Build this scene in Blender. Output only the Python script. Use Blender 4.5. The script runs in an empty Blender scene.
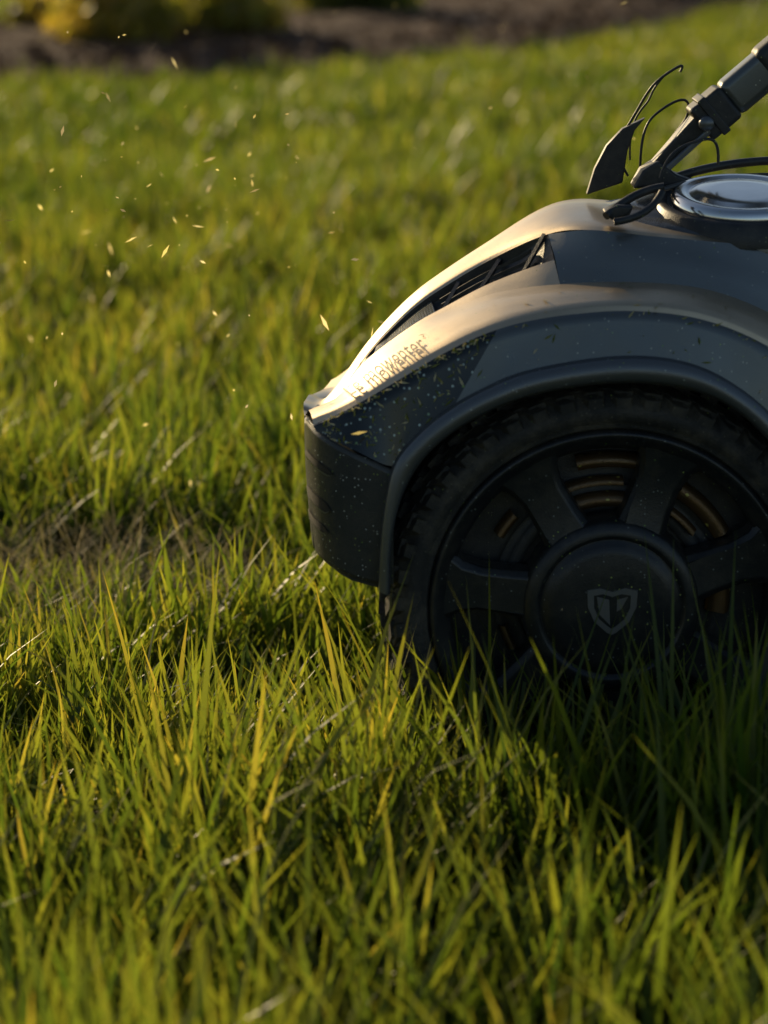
import bpy, math, numpy as np
from mathutils import Vector, Matrix
rng=np.random.default_rng(7)
sc=bpy.context.scene
sc.view_settings.view_transform='Standard'; sc.view_settings.look='None'; sc.view_settings.exposure=0
PITCH=math.radians(14.7); CH=0.59; F=2400.0
# The mower outlines were traced in camera pixels; P() lifts a traced
# point onto an assumed depth plane Y (metres) and returns world coordinates.
def P(px,py,Y):
    a=PITCH-math.atan((512-py)/F); q=Y*math.tan(a); Z=CH-q
    dep=Y*math.cos(PITCH)+q*math.sin(PITCH)
    return ((px-384)/F*dep, Y, Z)
# ---------------- materials
def newmat(n):
    m=bpy.data.materials.new(n); m.use_nodes=True; nt=m.node_tree
    return m,nt,nt.nodes,nt.links,nt.nodes['Principled BSDF']
def ramp(N,stops):
    r=N.new('ShaderNodeValToRGB'); cr=r.color_ramp
    while len(cr.elements)<len(stops): cr.elements.new(.5)
    for e,(p,c) in zip(cr.elements,stops): e.position=p; e.color=(*c,1) if len(c)==3 else c
    return r
def noise(N,L,scale,detail=4,coord=None,rough=.5):
    t=N.new('ShaderNodeTexNoise'); t.inputs['Scale'].default_value=scale; t.inputs['Detail'].default_value=detail
    t.inputs['Roughness'].default_value=rough
    if coord is not None: L.new(coord,t.inputs['Vector'])
    return t
def paint(name,base,metal,r0,r1,specks=0.0,speckcol=(.5,.5,.4),speckscale=450,bump=.05,dust=.0,coat=0,rad=.26):
    m,nt,N,L,B=newmat(name)
    tc=N.new('ShaderNodeTexCoord'); co=tc.outputs['Object']
    n=noise(N,L,18,6,co,.65)
    mr=N.new('ShaderNodeMapRange'); mr.inputs[1].default_value=.3; mr.inputs[2].default_value=.7
    mr.inputs[3].default_value=r0; mr.inputs[4].default_value=r1
    L.new(n.outputs['Fac'],mr.inputs[0]); L.new(mr.outputs[0],B.inputs['Roughness'])
    B.inputs['Metallic'].default_value=metal
    B.inputs['Coat Weight'].default_value=coat; B.inputs['Coat Roughness'].default_value=.15
    col=N.new('ShaderNodeMix'); col.data_type='RGBA'
    col.inputs[6].default_value=(*base,1); col.inputs[7].default_value=(.2,.17,.12,1)
    dn=noise(N,L,60,8,co,.7); dr=ramp(N,[(.45,(0,0,0)),(.8,(dust,)*3)]); L.new(dn.outputs['Fac'],dr.inputs[0]); L.new(dr.outputs[0],col.inputs[0])
    out=col.outputs[2]
    if specks>0:
        v=N.new('ShaderNodeTexVoronoi'); v.inputs['Scale'].default_value=speckscale; L.new(co,v.inputs['Vector'])
        rr=ramp(N,[(rad*.5,(1,1,1)),(rad,(0,0,0))]); L.new(v.outputs['Distance'],rr.inputs[0])
        sel=N.new('ShaderNodeSeparateColor'); L.new(v.outputs['Color'],sel.inputs[0])
        big=noise(N,L,25,3,co); 
        thr=N.new('ShaderNodeMath'); thr.operation='MULTIPLY'; thr.inputs[1].default_value=specks*2; L.new(big.outputs['Fac'],thr.inputs[0])
        gt=N.new('ShaderNodeMath'); gt.operation='LESS_THAN'; L.new(thr.outputs[0],gt.inputs[1]); L.new(sel.outputs[0],gt.inputs[0])
        mu=N.new('ShaderNodeMath'); mu.operation='MULTIPLY'; L.new(gt.outputs[0],mu.inputs[0]); L.new(rr.outputs[0],mu.inputs[1])
        mx=N.new('ShaderNodeMix'); mx.data_type='RGBA'; L.new(mu.outputs[0],mx.inputs[0]); L.new(out,mx.inputs[6])
        sc2=ramp(N,[(0,speckcol),(.6,speckcol),(.75,(.12,.24,.03)),(1,(.35,.4,.1))]); L.new(sel.outputs[1],sc2.inputs[0]); L.new(sc2.outputs[0],mx.inputs[7]); out=mx.outputs[2]
        md=N.new('ShaderNodeMath'); md.operation='MULTIPLY_ADD'; md.inputs[1].default_value=-metal; md.inputs[2].default_value=metal
        L.new(mu.outputs[0],md.inputs[0]); L.new(md.outputs[0],B.inputs['Metallic'])
    L.new(out,B.inputs['Base Color'])
    b=N.new('ShaderNodeBump'); b.inputs['Strength'].default_value=bump; b.inputs['Distance'].default_value=.001
    n3=noise(N,L,900,2,co); L.new(n3.outputs['Fac'],b.inputs['Height']); L.new(b.outputs[0],B.inputs['Normal'])
    return m
M_paint_sun=paint('mower_paint_sunlit',(.60,.48,.33),.9,.34,.48,.08,(.5,.45,.32),500,.08,.15,.3)  # grey paint; the low sun's gold sheen is put into this base colour
M_side=paint('mower_side_paint',(.13,.14,.14),.7,.26,.40,.10,(.45,.45,.38),420,.08,.2,.15)
M_deckside=paint('deck_side_paint',(.21,.22,.21),.8,.26,.40,.10,(.45,.45,.38),420,.08,.2,.2)
M_gloss=paint('mower_gloss',(.010,.013,.014),.0,.06,.16,.34,(.50,.62,.58),330,.03,.05,rad=.34)
M_dark=paint('mower_bumper',(.032,.037,.043),.2,.32,.48,.34,(.55,.58,.55),430,.25,.2,rad=.24)
M_lip=paint('mower_lip',(.13,.14,.15),.6,.24,.38,.10,(.4,.43,.4),430,.1,.15)
M_deck=paint('deck_plastic',(.10,.105,.11),.5,.18,.34,.12,(.4,.38,.3),500,.08,.15)
M_black=paint('black_plastic',(.016,.017,.019),0,.38,.55,.1,(.15,.14,.1),500,.2,.25)
M_slot_shade=paint('vent_slot_shade',(.006,.006,.007),0,.6,.75)  # near-black colour for the shade inside the bumper vent recesses
M_rim=paint('rim_plastic',(.018,.020,.023),.2,.26,.42,.14,(.16,.18,.17),380,.15,.2)
M_rub=paint('tyre_rubber',(.020,.020,.020),0,.55,.8,.2,(.12,.11,.08),380,.5,.5)
M_gapsun=paint('spoke_gap_sunlight',(.14,.08,.033),.6,.25,.45,.3,(.5,.45,.1),160,.3,.4)  # bronze colour stands in for sunlight showing through the spoke gaps
M_chrome=paint('chrome',(.75,.74,.72),1,.10,.24,.05,(.4,.36,.25),400,.02,.1)
M_emb=paint('emblem',(.15,.155,.16),.5,.4,.55,0,dust=.5)
M_letter=paint('lettering',(.03,.02,.012),.0,.6,.7,0)
def grassmat(name='grass_blades',gain=1.0,tr=.52,pale=1.0):
    m,nt,N,L,B=newmat(name)
    at=N.new('ShaderNodeAttribute'); at.attribute_name='gcol'
    s=N.new('ShaderNodeSeparateColor'); L.new(at.outputs['Color'],s.inputs[0])
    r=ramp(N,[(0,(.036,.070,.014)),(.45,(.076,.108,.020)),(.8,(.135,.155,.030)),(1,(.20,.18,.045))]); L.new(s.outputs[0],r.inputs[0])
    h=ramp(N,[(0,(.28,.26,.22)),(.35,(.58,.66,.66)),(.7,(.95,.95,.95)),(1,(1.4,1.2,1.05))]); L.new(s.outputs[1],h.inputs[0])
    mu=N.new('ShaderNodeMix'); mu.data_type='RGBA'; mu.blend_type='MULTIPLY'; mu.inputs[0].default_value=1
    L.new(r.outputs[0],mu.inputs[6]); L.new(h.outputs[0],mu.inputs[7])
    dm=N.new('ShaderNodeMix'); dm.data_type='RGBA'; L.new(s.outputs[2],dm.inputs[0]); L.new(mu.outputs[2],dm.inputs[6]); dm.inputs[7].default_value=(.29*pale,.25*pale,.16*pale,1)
    L.new(dm.outputs[2],B.inputs['Base Color']); B.inputs['Roughness'].default_value=.42
    sp=N.new('ShaderNodeMath'); sp.operation='MULTIPLY_ADD'; sp.inputs[1].default_value=-.32; sp.inputs[2].default_value=.42; L.new(s.outputs[2],sp.inputs[0]); L.new(sp.outputs[0],B.inputs['Specular IOR Level'])
    T=N.new('ShaderNodeBsdfTranslucent'); g=N.new('ShaderNodeMix'); g.data_type='RGBA'; g.blend_type='MULTIPLY'; g.inputs[0].default_value=1
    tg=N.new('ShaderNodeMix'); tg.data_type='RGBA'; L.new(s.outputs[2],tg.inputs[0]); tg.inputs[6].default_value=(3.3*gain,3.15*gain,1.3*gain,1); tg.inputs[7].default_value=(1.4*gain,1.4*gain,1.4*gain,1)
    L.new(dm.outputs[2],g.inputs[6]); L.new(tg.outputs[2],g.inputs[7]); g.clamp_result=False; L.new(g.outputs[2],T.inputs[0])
    ms=N.new('ShaderNodeMixShader'); ms.inputs[0].default_value=tr; L.new(B.outputs[0],ms.inputs[1]); L.new(T.outputs[0],ms.inputs[2])
    L.new(ms.outputs[0],N['Material Output'].inputs['Surface']); return m
M_grass=grassmat(); M_clip=grassmat('clippings',1.7,.7,1.3); M_stuck=grassmat('stuck',1.0,.1,2.2)
def soil(name,cols,scale,bump=1.0):
    m,nt,N,L,B=newmat(name); tc=N.new('ShaderNodeTexCoord'); co=tc.outputs['Object']
    n=noise(N,L,scale,10,co,.7); r=ramp(N,cols); L.new(n.outputs['Fac'],r.inputs[0]); L.new(r.outputs[0],B.inputs['Base Color'])
    B.inputs['Roughness'].default_value=.95
    b=N.new('ShaderNodeBump'); b.inputs['Strength'].default_value=bump; b.inputs['Distance'].default_value=.02
    L.new(n.outputs['Fac'],b.inputs['Height']); L.new(b.outputs[0],B.inputs['Normal']); return m
M_ground=soil('lawn_soil',[(.3,(.025,.022,.012)),(.5,(.04,.05,.016)),(.75,(.08,.09,.025))],22)
M_mulch=soil('mulch',[(.3,(.03,.015,.010)),(.55,(.085,.042,.024)),(.8,(.17,.095,.05))],30)
M_chip=soil('bark_chip',[(.3,(.06,.03,.017)),(.6,(.15,.076,.038)),(.8,(.25,.15,.08))],9)
# ---------------- mesh helpers
def mkobj(name,verts,faces,mat,parent=None,smooth=True,bevel=0,mats=None,mi=None):
    me=bpy.data.meshes.new(name); me.from_pydata([tuple(v) for v in verts],[],faces); me.update()
    o=bpy.data.objects.new(name,me); sc.collection.objects.link(o)
    for m in (mats or [mat]): me.materials.append(m)
    if mi: me.polygons.foreach_set('material_index',mi)
    if smooth: me.polygons.foreach_set('use_smooth',[True]*len(me.polygons))
    if bevel:
        b=o.modifiers.new('bev','BEVEL'); b.width=bevel; b.segments=3; b.limit_method='ANGLE'; b.angle_limit=math.radians(30)
        w=o.modifiers.new('wn','WEIGHTED_NORMAL')
    if parent: o.parent=parent
    return o
def cr(pts,n=6):
    p=np.array(pts,float); q=np.vstack([2*p[0]-p[1],p,2*p[-1]-p[-2]]); out=[]
    for i in range(1,len(q)-2):
        for t in np.arange(n)/n:
            a,b,c,d=q[i-1],q[i],q[i+1],q[i+2]
            out.append(.5*((2*b)+(-a+c)*t+(2*a-5*b+4*c-d)*t*t+(-a+3*b-3*c+d)*t**3))
    out.append(p[-1]); return np.array(out)
YC=1.605
def ss(x): x=np.clip(x,0,1); return x*x*(3-2*x)
def warp(V):
    V=np.array(V,float).copy(); zz=ss((V[:,2]-.18)/.07)
    k=ss((V[:,1]-YC+.03)/.15)*ss((.12-V[:,0])/.14)*zz
    k2=ss((V[:,1]-1.475)/.09)*ss((.03-V[:,0])/.085)*zz
    V[:,2]-=.011*k+.016*k2; V[:,0]+=.010*k; return V
def grid(name,rails,mat,parent,mirror=True,sub=3,n=6,raw=False,mats=None,mifn=None):
    R=[np.array(r,float) if raw else cr(r,n) for r in rails]
    rows=[]
    for i in range(len(R)-1):
        for t in np.arange(sub)/sub: rows.append(R[i]*(1-t)+R[i+1]*t)
    rows.append(R[-1]); G=np.array(rows); a,b=G.shape[:2]
    fs=[(i*b+j,i*b+j+1,(i+1)*b+j+1,(i+1)*b+j) for i in range(a-1) for j in range(b-1)]
    mi=[mifn(i/(a-1),j) for i in range(a-1) for j in range(b-1)] if mifn else None
    V=G.reshape(-1,3)
    o=mkobj(name,warp(V),fs,mat,parent,mats=mats,mi=mi)
    if mirror:
        V2=V.copy(); V2[:,1]=2*YC-V2[:,1]
        mkobj(name+'_far',warp(V2),[f[::-1] for f in fs],mat,parent,mats=mats,mi=mi)
    return G
def lathe(name,prof,mat,parent,c,seg=96,axis='Y',a0=0,a1=360):
    V=[];a=len(prof); full=(a1-a0)==360
    K=seg if full else seg+1
    for k in range(K):
        t=math.radians(a0+(a1-a0)*k/seg)
        for r,y in prof:
            V.append((c[0]+r*math.cos(t),c[1]+y,c[2]+r*math.sin(t)) if axis=='Y' else (r*math.cos(t),r*math.sin(t),y))
    fs=[(k*a+i,k*a+i+1,((k+1)%K)*a+i+1,((k+1)%K)*a+i) for k in range(seg) for i in range(a-1)]
    return mkobj(name,V,fs,mat,parent)
def empty(name,loc=(0,0,0)):
    e=bpy.data.objects.new(name,None); sc.collection.objects.link(e); return e
def prism(name,pts,y0,y1,mat,parent,bevel=.002):
    n=len(pts); V=[(x,y0,z) for x,z in pts]+[(x,y1,z) for x,z in pts]
    fs=[tuple(range(n)),tuple(range(2*n-1,n-1,-1))]+[(i,i+n,(i+1)%n+n,(i+1)%n) for i in range(n)]
    return mkobj(name,V,fs,mat,parent,True,bevel)
def cable(name,pts,r,mat,parent):
    cu=bpy.data.curves.new(name,'CURVE'); cu.dimensions='3D'; cu.bevel_depth=r; cu.bevel_resolution=3; cu.use_fill_caps=True
    s=cu.splines.new('NURBS'); s.points.add(len(pts)-1)
    for p,q in zip(s.points,pts): p.co=(*q,1)
    s.order_u=4; s.use_endpoint_u=True; s.resolution_u=12
    o=bpy.data.objects.new(name,cu); sc.collection.objects.link(o); cu.materials.append(mat); o.parent=parent; return o
def fastmesh(name,V,quad,tri,mat,parent=None,attr=None):
    me=bpy.data.meshes.new(name); me.vertices.add(len(V)); me.vertices.foreach_set('co',V.astype(np.float32).ravel())
    nq=len(quad); ntr=0 if tri is None else len(tri)
    me.loops.add(nq*4+ntr*3); me.polygons.add(nq+ntr)
    li=quad.ravel() if tri is None else np.concatenate([quad.ravel(),tri.ravel()])
    me.loops.foreach_set('vertex_index',li.astype(np.int32))
    ls=np.arange(nq)*4
    if ntr: ls=np.concatenate([ls,nq*4+np.arange(ntr)*3])
    me.polygons.foreach_set('loop_start',ls.astype(np.int32))
    me.polygons.foreach_set('use_smooth',np.ones(nq+ntr,bool))
    me.update(calc_edges=True)
    if attr is not None:
        at=me.attributes.new('gcol','FLOAT_COLOR','POINT'); at.data.foreach_set('color',attr.astype(np.float32).ravel())
    me.materials.append(mat); o=bpy.data.objects.new(name,me); sc.collection.objects.link(o)
    if parent: o.parent=parent
    return o
def quads(name,cent,ax1,ax2,mat,parent=None,attr=None):
    n=len(cent); V=np.stack([cent-ax1-ax2*.3,cent+ax2*1.0-ax1*.1,cent+ax1+ax2*.2,cent-ax2],1).reshape(-1,3)
    return fastmesh(name,V,np.arange(4*n).reshape(-1,4),None,mat,parent,attr)
# ---------------- lawn mower
MW=empty('lawn_mower')
R2=[(-.0445,1.472,.2605)]+[P(a,b,y) for a,b,y in [(350,408,1.464),(392,384,1.462),(432,360,1.462),(475,338,1.462),(520,323,1.462),(575,314,1.462),(635,311,1.462),(700,319,1.462),(760,342,1.462),(815,380,1.462),(860,430,1.462),(890,500,1.462),(900,590,1.462)]]
R1=[P(a,b,1.452) for a,b in [(326,438),(354,450),(393,466),(408,444),(436,418),(476,393),(530,371),(620,357),(690,364),(745,392),(790,435),(825,490),(845,545),(850,600)]]
R1[0]=(-.0425,1.468,.257)
LO=[P(a,b,1.447) for a,b in [(378,590),(380,545),(385,500),(393,466),(408,444),(436,418),(476,393),(530,371),(620,357),(690,364),(745,392),(790,435),(825,490),(845,545),(850,600)]]
LI=[P(a,b,1.447) for a,b in [(390,594),(391,550),(398,510),(412,476),(434,448),(468,423),(512,402),(564,389),(628,383),(690,390),(735,410),(772,445),(805,495),(825,550),(832,600)]]
def off(r,dx=0,dy=0,dz=0): return [(p[0]+dx,p[1]+dy,p[2]+dz) for p in r]
def lerp(a,b,t,dy=0,dz=0): return [tuple(np.array(p)*(1-t)+np.array(q)*t+np.array((0,dy,dz))) for p,q in zip(a,b)]
R3=[(-.0515,1.525,.264)]+[P(a,b,y) for a,b,y in [(330,388,1.54),(362,354,1.54),(400,333,1.537),(445,312,1.535),(495,293,1.528),(560,284,1.512),(635,282,1.503),(705,289,1.50),(768,312,1.50),(830,350,1.50),(880,405,1.50),(910,480,1.50),(920,580,1.50)]]
grid('wheel_arch_lip',[off(LO,dy=.004),lerp(LO,LI,.12,-.003),lerp(LO,LI,.8,-.005),LI,off(LI,dy=.008),off(LI,dy=.085)],M_lip,MW,sub=2)
SP=grid('side_panel',[R2,lerp(R2,R1,.06,-.002),R1],M_gloss,MW,sub=6,mats=[M_gloss,M_side],mifn=lambda t,j:0 if j<27 else 1)
TB=grid('fender_top',[R2,lerp(R2,R3,.07,-.001,.003),lerp(R2,R3,.5,0,.0045),R3],M_paint_sun,MW,sub=3)
R4=[(-.0538,1.57,.2650)]+[P(*q) for q in [(326,391,1.57),(366,346,1.575),(398,319,1.575),(438,291,1.575),(490,260,1.57),(548,234,1.55),(592,230,1.528),(650,236,1.520),(705,241,1.518),(768,247,1.52),(840,258,1.525),(900,300,1.535),(925,420,1.54)]]
R5=[(p[0]-.001*(i==0)-.002*(i>0),YC,p[2]+.003*(i>0)+.004*min(1,i/6)) for i,p in enumerate(R4)]
R45=lerp(R4,R5,.5,0,.0015)
R5m=[(p[0],2*YC-p[1],p[2]) for p in R4]; R45m=[(p[0],2*YC-p[1],p[2]) for p in R45]
grid('hood_spine',[R4,lerp(R4,R45,.15,0,.0015),R45,R5,R45m,R5m],M_paint_sun,MW,mirror=False,sub=2)
def seg(r,a,b): return r[a:b+1]
grid('hood_front',[seg(R3,0,2),seg(R4,0,2)],M_paint_sun,MW)
c3=cr(R3); c4=cr(R4)
A=c3[12:37]; Bq=c4[12:37]
taper=np.clip(np.minimum(np.arange(25)/4,(24-np.arange(25))/3),0,1)[:,None]
tt=(np.linspace(0,1,25)**1.5*.42)[:,None]; E1=A*(1-.06-tt)+Bq*(.06+tt)
dn=np.array((0,0,-.009))*taper
grid('hood_shoulder',[A,E1],M_paint_sun,MW,raw=True)
grid('vent_recess',[E1,E1+dn,Bq+dn,Bq],M_black,MW,raw=True,sub=3)
DS=grid('deck_side',[seg(R3,6,13),lerp(seg(R3,6,13),seg(R4,6,13),.45,0,.003),seg(R4,6,13)],M_deckside,MW)
fs=[];V=[]
def bar(p,q,w,h):
    p=np.array(p);q=np.array(q);d=q-p; d/=np.linalg.norm(d)+1e-9; s=np.cross(d,(0,0,1)); s/=np.linalg.norm(s)+1e-9
    i=len(V); u=np.array((0,0,h))
    for e in (p,q):
        for k in ((-w,0),(w,0),(w,1),(-w,1)): V.append(e+s*k[0]+u*k[1])
    fs.extend([(i,i+1,i+2,i+3),(i+7,i+6,i+5,i+4),(i,i+4,i+5,i+1),(i+1,i+5,i+6,i+2),(i+2,i+6,i+7,i+3),(i+3,i+7,i+4,i)])
def sv(i,t): 
    i0=int(i); f=i-i0; i1=min(i0+1,24)
    a=(E1[i0]+dn[i0]*.5)*(1-f)+(E1[i1]+dn[i1]*.5)*f; b=(Bq[i0]+dn[i0]*.5)*(1-f)+(Bq[i1]+dn[i1]*.5)*f
    return a*(1-t)+b*t
for t in np.linspace(.08,.92,9):
    for k in range(2,11): bar(sv(k,t),sv(k+1,t),.0005,.0015)
for k in np.linspace(2,11,26): bar(sv(k,0.05),sv(k,.95),.0004,.0014)
mkobj('vent_mesh',warp(V),fs,M_deckside,MW,False)
V=[];fs=[]
for k in np.linspace(12,21,3): bar(sv(k,0.05),sv(min(k+2.5,24),.95),.0014,.003)
for t in (.4,.7):
    for k in range(12,22,1): bar(sv(k,t),sv(k+1,t),.0010,.0025)
mkobj('vent_louvres',warp(V),fs,M_black,MW,False)
def TBs(u,v,TB=TB):
    a,b=TB.shape[:2]; x=u*(b-1); y=v*(a-1); i=int(min(x,b-2)); j=int(min(y,a-2)); f=x-i; g=y-j
    return TB[j,i]*(1-f)*(1-g)+TB[j,i+1]*f*(1-g)+TB[j+1,i]*(1-f)*g+TB[j+1,i+1]*f*g
tcu=bpy.data.curves.new('t','FONT'); tcu.body='Le mowenter'; tcu.size=1; tcu.extrude=0; tcu.resolution_u=3; tcu.offset=.0
to=bpy.data.objects.new('t',tcu); sc.collection.objects.link(to); dg=bpy.context.evaluated_depsgraph_get()
tm=bpy.data.meshes.new_from_object(to.evaluated_get(dg)); 
co=np.array([v.co[:] for v in tm.vertices]); W=co[:,0].max()
tv=[]
for c in co:
    u=.084+(c[0]/W)*.15; v=.36+c[1]*.46; p=TBs(u,min(.98,max(0.02,v))); tv.append((p[0]-.0008,p[1]-.0008,p[2]+.0022))
mkobj('embossed_lettering',warp(tv),[tuple(p.vertices) for p in tm.polygons],M_letter,MW,False)
bpy.data.objects.remove(to)
# clippings stuck to the side panel
NS=330;cs=[];t1=[];t2=[]
for k in range(NS):
    if k<240: u=rng.uniform(.02,.33)*1; v=rng.uniform(.10,.98); p=TBs(u,v,SP)+np.array((0,-.0008,0))
    elif k<300: u=rng.uniform(.3,.8); v=rng.uniform(.1,.95); p=TBs(u,v,SP)+np.array((0,-.0008,0))
    else: u=rng.uniform(.2,.7); v=rng.uniform(.1,.9); p=TBs(u,v,TB)+np.array((0,-.0003,.0009))
    a=rng.uniform(0,math.pi); dd=np.array((math.cos(a),-.05,math.sin(a))) if k<300 else np.array((math.cos(a),math.sin(a),.1*math.cos(a)))
    nn=np.array((-math.sin(a),0,math.cos(a))) if k<300 else np.array((-math.sin(a),math.cos(a),0))
    s=rng.uniform(.2,1)**2.2; cs.append(p); t1.append(dd*.0042*s); t2.append(nn*.0005*(.5+s))
at=np.zeros((NS,4)); at[:,0]=rng.uniform(.2,.9,NS); at[:,1]=1; at[:,2]=np.where(rng.random(NS)<.6,rng.random(NS),0); at[:,3]=1
quads('stuck_clippings',np.array(cs),np.array(t1),np.array(t2),M_stuck,MW,np.repeat(at,4,0))
# bumper nose
plan=[(.006,1.4505),(-.008,1.451),(-.022,1.453),(-.034,1.459),(-.043,1.470),(-.048,1.487),(-.051,1.515),(-.053,1.56),(-.054,YC)]
plan=plan+[(x,2*YC-y) for x,y in plan[-2::-1]]
C=cr([(x,y,0) for x,y in plan],8); n=len(C); V=[]
rows=60
def ztop(x): return .2645-.0285*min(1,max(0,(x+.057)/.063))
def zbot(x): return .172-.016*min(1,max(0,(x+.057)/.063))
for j in range(rows+1):
    t=j/rows
    for i in range(n):
        x,y,_=C[i]; z=ztop(x)*(1-t)+zbot(x)*t
        ins=.004*max(0,(t-.05)/.95)**2+ (.0012 if t<.03 else 0)
        if t>.95: ins+=.003
        if x<-.02: x+=ins*min(1,(-.02-x)/.02)
        if abs(y-YC)>.115: y+= ins*(1 if y<YC else -1)*.8
        V.append((x,y,z))
fs=[(j*n+i,j*n+i+1,(j+1)*n+i+1,(j+1)*n+i) for j in range(rows) for i in range(n-1)]
mkobj('front_bumper',warp(V),fs,M_dark,MW)
V=[(x,y,ztop(x)-.0006) for x,y,_ in C]
mkobj('bumper_top_plate',warp(V),[(i,i+1,n-2-i,n-1-i) for i in range(n//2-1)],M_dark,MW)
for q,(tc_,hh,xe) in enumerate([(.24,.0022,-.031),(.52,.0034,-.033),(.70,.0024,-.036)]):
    for sd in (0,1):
        idx=[i for i in range(n) if -.0505<C[i][0]<xe and ((C[i][1]<YC)==(sd==0)) ]
        for nm,dz0,dz1,pr,mt in (('slot_shade',-hh,hh,.0009,M_slot_shade),('slot_glint',-hh-.0009,-hh,.0013,M_lip)):  # raised black strip paints the recess shade; strip below paints its edge highlight
            V=[]
            for i in idx:
                x,y,_=C[i]; T_=C[min(i+1,n-1)]-C[max(i-1,0)]; nx=np.array((T_[1],-T_[0])); nx/=np.linalg.norm(nx); 
                if nx[0]>0: nx=-nx
                endk=min(1,(i-idx[0]+.4)/3,(idx[-1]-i+.4)/3)
                z=ztop(x)*(1-tc_)+zbot(x)*tc_; ins=.004*tc_**2
                x2=x+ins*min(1,max(0,(-.02-x)/.02)); y2=y+(ins*.8*(1 if y<YC else -1) if abs(y-YC)>.115 else 0)
                for dz in (dz0,dz1): V.append((x2+nx[0]*pr,y2+nx[1]*pr,z+dz*endk))
            m=len(idx); mkobj('vent_%s_%d'%(nm,q),warp(V),[(2*i,2*i+1,2*i+3,2*i+2) for i in range(m-1)],mt,MW)
prism('chassis',[(-.043,.180),(-.043,.222),(.02,.250),(.10,.295),(.19,.345),(.36,.345),(.42,.29),(.43,.15),(.28,.10),(.03,.11),(.0,.165)],1.536,2*YC-1.536,M_black,MW,.004)
prism('front_tray',[(-.036,.178),(-.038,.225),(-.02,.225),(.004,.22),(.0,.165)],1.478,2*YC-1.478,M_black,MW,.003)
# deck dome
prof=[(0,.0255),(.03,.0245),(.06,.0195),(.088,.0115),(.098,.0085),(.1,.0065),(.103,.0065),(.105,.0075),(.118,.001),(.121,-.003),(.121,-.014)]
d=lathe('top_deck',prof,M_deck,MW,None,96,'Z'); d.location=(.250,YC,.3725); d.scale=(1.02,.72,1)
cc_=P(742,196,1.572)
cp=lathe('filler_cap',[(0,.010),(.02,.0098),(.030,.0095),(.034,.0075),(.036,.0075),(.038,.0092),(.043,.0092),(.046,.007),(.047,.003),(.047,-.012)],M_chrome,MW,None,96,'Z')
cp.location=(cc_[0],1.572,cc_[2]-.006); cp.rotation_euler=(math.radians(9),0,0)
rg=lathe('cap_ring',[(.049,-.012),(.049,.002),(.052,.004),(.056,.002),(.058,-.012)],M_black,MW,None,96,'Z'); rg.location=cp.location; rg.rotation_euler=(math.radians(9),0,0)
DY=-.075
def Q(a,b,y): return P(a,b,y+DY)
cable('latch_arm',[Q(606,216,1.60),Q(622,202,1.61),Q(640,190,1.62),Q(664,187,1.62)],.0028,M_black,MW)
cable('latch_arm_lower',[Q(614,222,1.59),Q(640,219,1.59),Q(654,208,1.60),Q(662,192,1.61)],.0024,M_black,MW)
prism('latch_block',[Q(*q,1.6)[::2] for q in [(603,212),(618,205),(634,206),(630,216),(612,221)]],1.60+DY,1.615+DY,M_black,MW,.002)
cable('deck_trim',[Q(655,192,1.64),Q(690,180,1.68),Q(740,172,1.72),Q(840,176,1.74)],.0018,M_black,MW)
cable('deck_hose',[Q(660,184,1.68),Q(690,170,1.70),Q(730,161,1.72),Q(790,160,1.74)],.003,M_black,MW)
# handle
H0=np.array(Q(645,180,1.69)); H1=np.array(Q(703,121,1.69)); H2=np.array(Q(768,66,1.69)); 
dirv=(H2-H1)/np.linalg.norm(H2-H1); H3=H1+dirv*.75
def boxbar(name,p,q,w,h,mat,bev=.003,w2=None):
    p=np.array(p);q=np.array(q);dd=(q-p)/np.linalg.norm(q-p); s=np.array((0,1,0)); u=np.cross(dd,s); u/=np.linalg.norm(u)
    V=[]; 
    for e,k in ((p,1),(q,(w2 or w)/w)):
        for a,b in ((-1,-1),(1,-1),(1,1),(-1,1)): V.append(e+s*a*h*k/2+u*b*w*k/2)
    f=[(0,1,2,3),(7,6,5,4),(0,4,5,1),(1,5,6,2),(2,6,7,3),(3,7,4,0)]
    return mkobj(name,V,f,mat,MW,True,bev)
boxbar('handle_link',H0,H1+dirv*.004,.010,.014,M_black,.002,.017)
boxbar('handle_link_rod',H0+np.array((.006,-.012,.002)),H1+np.array((.004,-.012,-.004)),.004,.004,M_lip,.001)
boxbar('handle_clamp',H1-dirv*.004,H1+dirv*.022,.026,.028,M_black,.003)
boxbar('handle_clamp_band',H1+dirv*.004,H1+dirv*.010,.029,.031,M_black,.001)
boxbar('handle_tube',H1+dirv*.02,H3,.026,.024,M_side,.006)
boxbar('handle_sleeve',H1+dirv*.05,H1+dirv*.5,.0295,.028,M_black,.007)
prism('handle_grip',[(H3[0]-.015,H3[2]-.015),(H3[0]+.015,H3[2]-.015),(H3[0]+.015,H3[2]+.015),(H3[0]-.015,H3[2]+.015)],YC-.2,YC+.2,M_black,MW,.01)
lathe('pivot_bolt',[(0,-.004),(.004,-.004),(.005,-.002),(.005,.034)],M_lip,MW,(H1[0],1.673+DY,H1[2]),24)
prism('pivot_bracket',[Q(*q,1.68)[::2] for q in [(632,188),(642,170),(658,160),(676,174),(704,184)]],1.675+DY,1.70+DY,M_black,MW,.002)
prism('release_lever',[Q(*q,1.70)[::2] for q in [(586,194),(594,168),(606,145),(622,128),(645,117),(634,130),(627,150),(622,182)]],1.695+DY,1.703+DY,M_black,MW,.001)
cable('cable_a',[Q(628,176,1.70),Q(612,150,1.70),Q(634,118,1.70),Q(650,85,1.69),Q(672,70,1.69),Q(686,62,1.69),Q(680,72,1.69)],.0009,M_black,MW)
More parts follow.
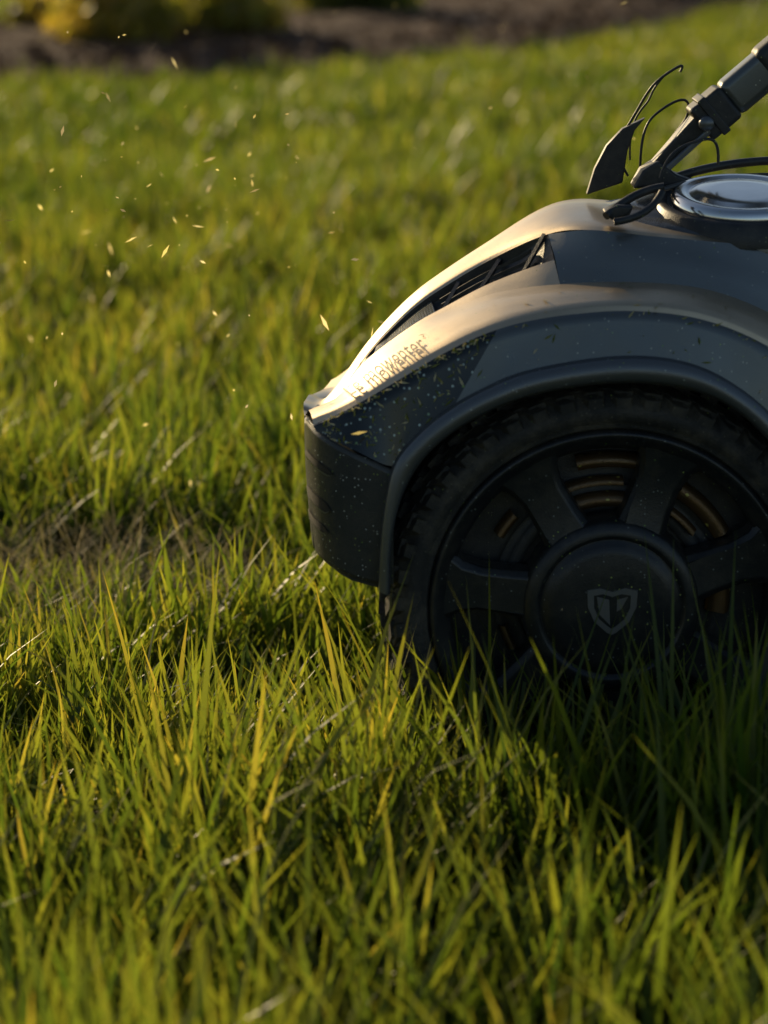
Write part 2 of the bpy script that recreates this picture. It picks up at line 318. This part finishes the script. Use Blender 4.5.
cable('cable_b',[Q(640,176,1.70),Q(640,130,1.70),Q(655,112,1.71),Q(690,92,1.72),Q(690,120,1.73),Q(672,135,1.73),Q(664,150,1.72)],.0009,M_black,MW)
cable('cable_c',[Q(630,160,1.71),Q(628,120,1.71),Q(655,100,1.71),Q(650,90,1.71),Q(668,72,1.71)],.0007,M_black,MW)
cable('cable_d',[Q(660,178,1.66),Q(668,150,1.66),Q(700,140,1.66),Q(720,135,1.67),Q(718,165,1.67)],.0010,M_black,MW)
# wheels
def wheel(c,sgn,tag):
    W=empty('wheel'+tag); W.parent=MW
    def L_(name,prof,mat,seg=96,a0=0,a1=360): return lathe(name,[(r,y*sgn) for r,y in prof],mat,W,c,seg,'Y',a0,a1)
    L_('tyre',[(.116,.010),(.118,.003),(.1195,.0005),(.1215,.0015),(.123,-.001),(.130,-.002),(.1345,.000),(.1355,.0018),(.1385,.003),(.1415,.008),(.1425,.014),(.1428,.03),(.1425,.046),(.139,.057),(.122,.06),(.116,.05)],M_rub,128)
    V=[];fs=[]
    N=48
    for k in range(N):
        for row in range(4):
            t=2*math.pi*(k+(.5 if row==1 else 0))/N; y0,y1=[(.004,.018),(.021,.039),(.042,.056),(-.0012,.008)][row]; dt=.36*2*math.pi/N; sk=.25*2*math.pi/N*(1 if row!=1 else -1)
            i=len(V)
            for r,sh in ((.139,1),(.1458,.85)):
                rr=r-(.0035 if row!=1 else 0)
                if row==3: rr=(.1315 if r<.14 else .1425)
                for yy,off_,ed in ((y0,-sk,row==0),(y1,sk,row==2)):
                    for s in (-1,1):
                        a=t+off_+s*dt*sh*(.8 if row==3 else 1); r2=rr+(.003 if (not ed and row!=3) else 0)
                        if row==3 and yy==y0 and r>.14: r2-=.004
                        V.append((c[0]+r2*math.cos(a),c[1]+yy*sgn,c[2]+r2*math.sin(a)))
            fs+= [(i+4,i+5,i+7,i+6),(i,i+1,i+5,i+4),(i+2,i+3,i+7,i+6),(i,i+2,i+6,i+4),(i+1,i+3,i+7,i+5)]
    mkobj('tread_lugs',V,fs,M_rub,W,False,.0008)
    L_('rim',[(.1175,.006),(.116,.001),(.113,.0005),(.111,.004),(.108,.005),(.106,.009),(.104,.010),(.103,.020),(.103,.050),(.1,.055)],M_rim)
    L_('hub',[(0,.0),(.02,.0002),(.036,.0012),(.0425,.0025),(.0445,.0055),(.0458,.0055),(.0470,.003),(.0485,.0025),(.055,.005),(.0575,.009),(.058,.03)],M_rim)
    L_('hub_back_plate',[(.05,.040),(.104,.044)],M_black)
    L_('brake_ring',[(.060,.036),(.068,.034),(.0685,.036),(.074,.036)],M_black)
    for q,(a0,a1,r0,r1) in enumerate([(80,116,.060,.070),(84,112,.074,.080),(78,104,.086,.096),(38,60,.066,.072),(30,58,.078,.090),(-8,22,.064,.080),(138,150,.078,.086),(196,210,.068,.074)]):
        L_('gap_sun_sector_%d'%q,[(r0,.034),(r0+.001,.029),(r1-.004,.026),(r1,.033),(r1,.038)],M_gapsun,16,a0,a1)  # added sectors that paint sunlit patches behind the spokes
    V=[];fs=[]
    for k in range(7):
        a=math.radians(173-k*360/7); ca,sa=math.cos(a),math.sin(a)
        prof=[(.050,.017),(.066,.015),(.085,.0145),(.098,.018),(.107,.026)]
        i=len(V); m=len(prof)
        for yy,ww in ((.006,.72),(.010,1),(.026,1)):
            for r,w in prof:
                for s in (-1,1):
                    x=r*ca-s*w*ww*sa; z=r*sa+s*w*ww*ca
                    dip=.004*math.sin(min(1,max(0,(r-.05)/.057))*math.pi)
                    V.append((c[0]+x,c[1]+(yy+dip)*sgn,c[2]+z))
        for l in range(3):
            b=i+l*2*m
            for q in range(m-1):
                if l==0: fs.append((b+2*q,b+2*q+1,b+2*q+3,b+2*q+2))
                if l<2:
                    for s in (0,1): fs.append((b+2*q+s,b+2*q+2+s,b+2*m+2*q+2+s,b+2*m+2*q+s))
    mkobj('spokes',V,fs,M_rim,W,True,.0012)
    sh=[(-.016,.013),(-.008,.0145),(0,.012),(.008,.0145),(.016,.013),(.0155,.002),(.011,-.008),(.003,-.015),(0,-.0165),(-.003,-.015),(-.011,-.008),(-.0155,.002)]
    def em(name,pts,y):
        n=len(pts); inn=[(x*.74,z*.74) for x,z in pts]
        V=[(c[0]+x,c[1]+(y)*sgn,c[2]+z) for x,z in pts]+[(c[0]+x,c[1]+(y)*sgn,c[2]+z) for x,z in inn]+[(c[0]+x*1.04,c[1]+(y+.003)*sgn,c[2]+z*1.04) for x,z in pts]
        f=[(i,(i+1)%n,(i+1)%n+n,i+n) for i in range(n)]+[(i,(i+1)%n,(i+1)%n+2*n,i+2*n) for i in range(n)]
        mkobj(name,V,f,M_emb,W,False)
    em('emblem_shield',sh,-.0006)
    for nm,pts in (('emblem_leaf',[(-.010,.009),(-.002,.007),(-.001,-.010),(-.008,-.003)]),('emblem_leaf_b',[(.003,.007),(.010,.009),(.006,.001),(.003,-.001)])):
        V=[(c[0]+x,c[1]-.0006*sgn,c[2]+z) for x,z in pts]; mkobj(nm,V,[(0,1,2,3)],M_emb,W,False)
wc=P(612,610,1.468)
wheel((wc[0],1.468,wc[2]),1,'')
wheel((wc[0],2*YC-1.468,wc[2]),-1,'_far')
WX,WZ=wc[0],wc[2]
# ---------------- terrain
def sheet(name,xs,ys,zf,mat):
    V=[(x,y,zf(x,y)) for y in ys for x in xs]; a=len(xs)
    fs=[(j*a+i,j*a+i+1,(j+1)*a+i+1,(j+1)*a+i) for j in range(len(ys)-1) for i in range(a-1)]
    return mkobj(name,V,fs,mat)
sheet('ground',[-300,-60,-10,-4,-2,-1,0,1,2,4,10,60,300],[-300,-60,-10,-2,0,1,2,4,8,16,60,300],lambda x,y:0,M_ground)
nx_=[-8,-6,-3,-1.25,.44,1.86,3,5,8]; ny_=[5.5,5.8,6.3,6.75,8.2,11.8,15.5,22,36]; fy_=[8.6,8.8,9.1,9.6,12.6,17.5,22,30,48]
def near_e(x): return np.interp(x,nx_,ny_)+.08*np.sin(x*5)
def far_e(x): return np.interp(x,nx_,fy_)
V=[];xs=np.linspace(-8,5,110); K=24
r2=np.random.default_rng(3)
for k in range(K+1):
    for x in xs:
        t=k/K; y=near_e(x)*(1-t)+far_e(x)*t; V.append((x,y,.006+.08*math.sin(math.pi*min(1,t*1.0))**.5*1+ (r2.random()*.02 if 0<k<K else 0)))
a=len(xs); fs=[(j*a+i,j*a+i+1,(j+1)*a+i+1,(j+1)*a+i) for j in range(K) for i in range(a-1)]
MB=mkobj('mulch_bed',V,fs,M_mulch)
n=14000; x=rng.uniform(-6,4,n); t=rng.random(n); c=np.stack([x,near_e(x)*(1-t)+far_e(x)*t,.05+.05*rng.random(n)],1)
d1=rng.normal(size=(n,3)); d1/=np.linalg.norm(d1,axis=1)[:,None]; d2=np.cross(d1,rng.normal(size=(n,3))); d2/=np.linalg.norm(d2,axis=1)[:,None]
quads('bark_chips',c,d1*rng.uniform(.012,.04,(n,1)),d2*rng.uniform(.006,.014,(n,1)),M_chip,MB)
def shrub(x,y,rx,h,seed,n=5200,warm=.6):
    r=np.random.default_rng(seed); S=empty('garden_shrub')
    nc=34; cc=r.normal(size=(nc,3)); cc/=np.linalg.norm(cc,axis=1)[:,None]; cc*=r.uniform(.35,1.05,(nc,1)); cc[:,2]=np.abs(cc[:,2])*.9+.12
    cc=cc*np.array((rx,rx*.9,h*.75))+np.array((x,y,.08))
    k=r.integers(0,nc,n); p=cc[k]+r.normal(size=(n,3))*rx*.14
    p[:,2]=np.maximum(p[:,2],.05)
    d1=r.normal(size=(n,3)); d1/=np.linalg.norm(d1,axis=1)[:,None]; d2=np.cross(d1,r.normal(size=(n,3))); d2/=np.linalg.norm(d2,axis=1)[:,None]
    at=np.zeros((n,4)); at[:,0]=np.clip(warm+r.normal(size=nc)[k]*.2+r.normal(size=n)*.15,0,1); at[:,1]=1; at[:,2]=np.where(r.random(n)<.2,.6,0); at[:,3]=1
    quads('shrub_leaves',p,d1*r.uniform(.014,.03,(n,1)),d2*r.uniform(.007,.013,(n,1)),M_grass,S,np.repeat(at,4,0))
    for i in range(9):
        q=cc[i]; cable('shrub_stem',[(x+r.normal()*.03,y+r.normal()*.03,0),((x+q[0])/2+r.normal()*.03,(y+q[1])/2,q[2]*.5),tuple(q)],.006,M_chip,S)
for i,(x,y,rx,h,w) in enumerate([(-.88,8.2,.24,.28,.9),(-.58,8.6,.22,.26,.8),(-2.1,7.6,.4,.5,.7),(-.15,10.0,.3,.3,.6),(.8,12.2,.45,.55,.55),(-3.4,7.6,.45,.6,.6),(1.9,15.9,.5,.6,.6),(-1.2,9.0,.16,.16,.8)]):
    shrub(x,y,rx,h,20+i,warm=w)
# ---------------- grass
class VN:
    def __init__(s,seed): s.g=np.random.default_rng(seed).random((256,256))
    def __call__(s,x,y,sc_):
        x=x*sc_+100.3; y=y*sc_+57.7; i=np.floor(x).astype(int); j=np.floor(y).astype(int); f=x-i; g=y-j; f=f*f*(3-2*f); g=g*g*(3-2*g); G=s.g
        i%=255; j%=255
        return (G[i,j]*(1-f)+G[i+1,j]*f)*(1-g)+(G[i,j+1]*(1-f)+G[i+1,j+1]*f)*g
vn=VN(1); vn2=VN(2); vn3=VN(5)
PX,PY=-.27,1.90
def blades(x,y,L,w,phi,th0,kap,rnd,dry,seg,z0=0):
    n=len(x); dx=np.cos(phi); dy=np.sin(phi); tw=rng.uniform(-.9,.9,n)
    px,py_,pz=x.copy(),y.copy(),np.zeros(n)+z0-.002
    rows=[];att=[]
    for k in range(seg+1):
        s=k/seg
        if k>0:
            tm_=th0+kap*(s-.5/seg); px=px+L/seg*np.sin(tm_)*dx; py_=py_+L/seg*np.sin(tm_)*dy; pz=pz+L/seg*np.cos(tm_)
        pzc=np.maximum(pz,.001)
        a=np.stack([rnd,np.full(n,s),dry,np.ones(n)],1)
        if k<seg:
            ww=w*.5*(.75+.5*s if s<.5 else 1.0)*(1-s**2.5)
            ang=phi+math.pi/2+tw*(.4+s)
            ox=np.cos(ang)*ww; oy=np.sin(ang)*ww
            rows+= [np.stack([px-ox,py_-oy,pzc],1),np.stack([px+ox,py_+oy,pzc],1)]; att+=[a,a]
        else: rows.append(np.stack([px,py_,pzc],1)); att.append(a)
    m=len(rows); V=np.stack(rows,1).reshape(-1,3); A_=np.stack(att,1).reshape(-1,4)
    b=np.arange(n)[:,None]*m
    Qd=np.concatenate([b+np.array([2*k,2*k+1,2*k+3,2*k+2]) for k in range(seg-1)],0)
    T=b+np.array([2*(seg-1),2*(seg-1)+1,2*seg])
    return V,Qd,T,A_
parts=[]
def zone(x0,x1,y0,y1,dens,seg,Ls,ws,tuft=True):
    n=int((x1-x0)*(y1-y0)*dens)
    if tuft:
        nt_=max(1,n//11); tx=rng.uniform(x0,x1,nt_); ty=rng.uniform(y0,y1,nt_); k=rng.integers(0,nt_,n)
        x=tx[k]+rng.normal(size=n)*.010; y=ty[k]+rng.normal(size=n)*.010; tr=rng.random(nt_)[k]; tl=rng.uniform(.65,1.28,nt_)[k]
        phi=np.arctan2(y-ty[k],x-tx[k])+rng.normal(size=n)*.9
    else:
        x=rng.uniform(x0,x1,n); y=rng.uniform(y0,y1,n); tr=rng.random(n); phi=rng.uniform(0,2*math.pi,n); tl=np.ones(n)
    keep=np.ones(n,bool)
    keep&=~((y>near_e(x)-.02)&(y<far_e(x)))
    for yc in (1.498,2*YC-1.498): keep&=~((np.abs(x-WX)<.06)&(np.abs(y-yc)<.034))
    dp=((x-PX)/.17)**2+((y-PY)/.13)**2
    keep&=~((dp<1+.5*vn(x,y,12))&(rng.random(n)<.35))
    x,y,tr,phi,tl=x[keep],y[keep],tr[keep],phi[keep],tl[keep]; n=len(x); dp=dp[keep]
    big=vn(x,y,3.2); fine=vn2(x,y,13)
    L=Ls*tl*(.42+.45*big+.6*fine)*rng.uniform(.6,1.2,n)*np.where(rng.random(n)<.05,1.25,1)
    L*=np.where(dp<1.2,.66,1)
    L*=1+.3*np.exp(-(((x-.17)/.17)**2+((y-1.34)/.12)**2))
    L*=1+.2*ss((1.25-y)/.3)
    um=(x>-.03)&(x<.45)&(y>1.53)&(y<1.68); L=np.where(um,np.minimum(L,.07),L)
    w=ws*rng.uniform(.6,1.25,n)
    th0=np.abs(rng.normal(size=n))*.22+.03; kap=np.abs(rng.normal(size=n))*.45+.1
    rnd=np.clip(.18+.4*(vn3(x,y,2.2))+.34*(tr-.5)+rng.normal(size=n)*.2+.12*fine,0,1)
    dry=np.where(rng.random(n)<.015,rng.uniform(.4,1,n),0.0)
    L=np.where(dry>.3,np.minimum(L*.7,.055),L); th0=np.where(dry>.3,th0+.2,th0); w=np.where(dry>.3,w*.55,w)
    parts.append(blades(x,y,L,w,phi,th0,kap,rnd,dry,seg))
zone(-.8,1.0,1.3,2.5,19500,4,.094,.0047)
zone(-.8,1.0,.72,1.3,14500,4,.098,.0052)
zone(-2.2,-.8,.72,2.5,7000,3,.09,.006); zone(1.0,2.2,.72,2.5,6000,3,.09,.006)
zone(-1.8,2.0,2.5,5,10000,3,.084,.0055)
zone(-4,-1.8,2.5,5,2500,2,.078,.008,tuft=False); zone(2.0,4,2.5,5,2500,2,.078,.008,tuft=False)
zone(-4.5,4.5,5,14,2200,2,.075,.011,tuft=False)
n=10000; x=rng.uniform(-.8,1.0,n); y=rng.uniform(.75,2.5,n)
parts.append(blades(x,y,rng.uniform(.02,.045,n),rng.uniform(.001,.0018,n),rng.uniform(0,6.28,n),rng.uniform(.7,1.4,n),rng.uniform(0,.5,n),rng.random(n)*.6,np.where(rng.random(n)<.4,rng.uniform(.3,.9,n),0),3,.004))
# fine dry strands lying over the thin patch
n=1500; a=rng.uniform(0,6.28,n); r=np.sqrt(rng.random(n))*.15; x=PX+np.cos(a)*r*1.25; y=PY-.02+np.sin(a)*r*.9
parts.append(blades(x,y,rng.uniform(.03,.09,n),rng.uniform(.0005,.0010,n),rng.uniform(0,6.28,n),rng.uniform(.5,1.3,n),rng.uniform(-.2,1.1,n),rng.random(n),rng.uniform(.7,1,n),5,rng.uniform(.01,.05,n)))
off_=0;Vs=[];Qs=[];Ts=[];As=[]
for V,Qd,T,A_ in parts: Vs.append(V);Qs.append(Qd+off_);Ts.append(T+off_);As.append(A_);off_+=len(V)
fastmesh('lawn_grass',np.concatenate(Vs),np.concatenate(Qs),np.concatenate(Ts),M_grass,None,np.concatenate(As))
# flying clippings
n=210; c=np.stack([rng.uniform(-.6,.2,n),rng.uniform(1.4,3.2,n),rng.uniform(.12,.50,n)],1)
c[:100]=np.stack([rng.normal(size=100)*.075-.15,rng.normal(size=100)*.2+1.80,rng.normal(size=100)*.06+.35],1)
d1=rng.normal(size=(n,3)); d1/=np.linalg.norm(d1,axis=1)[:,None]; d2=np.cross(d1,rng.normal(size=(n,3))); d2/=np.linalg.norm(d2,axis=1)[:,None]
at=np.zeros((n,4)); at[:,0]=.8; at[:,1]=1; at[:,2]=rng.uniform(.6,1,n); at[:,3]=1
s_=rng.random((n,1))**2.5
quads('flying_grass_clippings',c,d1*(.0009+.006*s_),d2*(.0006+.0007*s_),M_clip,None,np.repeat(at,4,0))
# ---------------- light
AZ=math.radians(34); EL=math.radians(17)
D=Vector((-math.sin(AZ)*math.cos(EL),math.cos(AZ)*math.cos(EL),math.sin(EL)))
sl=bpy.data.lights.new('sun','SUN'); sl.energy=5; sl.angle=math.radians(.6); sl.color=(1,.77,.44)
so=bpy.data.objects.new('sun',sl); sc.collection.objects.link(so); so.rotation_euler=D.to_track_quat('Z','Y').to_euler(); so.location=(-5,6,4)
w=bpy.data.worlds.new('World'); sc.world=w; w.use_nodes=True; nt=w.node_tree
sk=nt.nodes.new('ShaderNodeTexSky'); sk.sky_type='NISHITA'; sk.sun_disc=False; sk.sun_elevation=EL; sk.sun_rotation=math.atan2(D.x,D.y)
nt.links.new(sk.outputs[0],nt.nodes['Background'].inputs[0]); nt.nodes['Background'].inputs[1].default_value=.085
# ---------------- camera
cam=bpy.data.cameras.new('camera'); co_=bpy.data.objects.new('camera',cam); sc.collection.objects.link(co_); sc.camera=co_
co_.location=(0,0,CH); co_.rotation_euler=(math.pi/2-PITCH,0,0)
cam.sensor_fit='VERTICAL'; cam.sensor_height=36; cam.lens=F/1024*36; cam.clip_start=.05; cam.clip_end=1000
cam.dof.use_dof=True; cam.dof.focus_distance=1.62; cam.dof.aperture_fstop=6.0
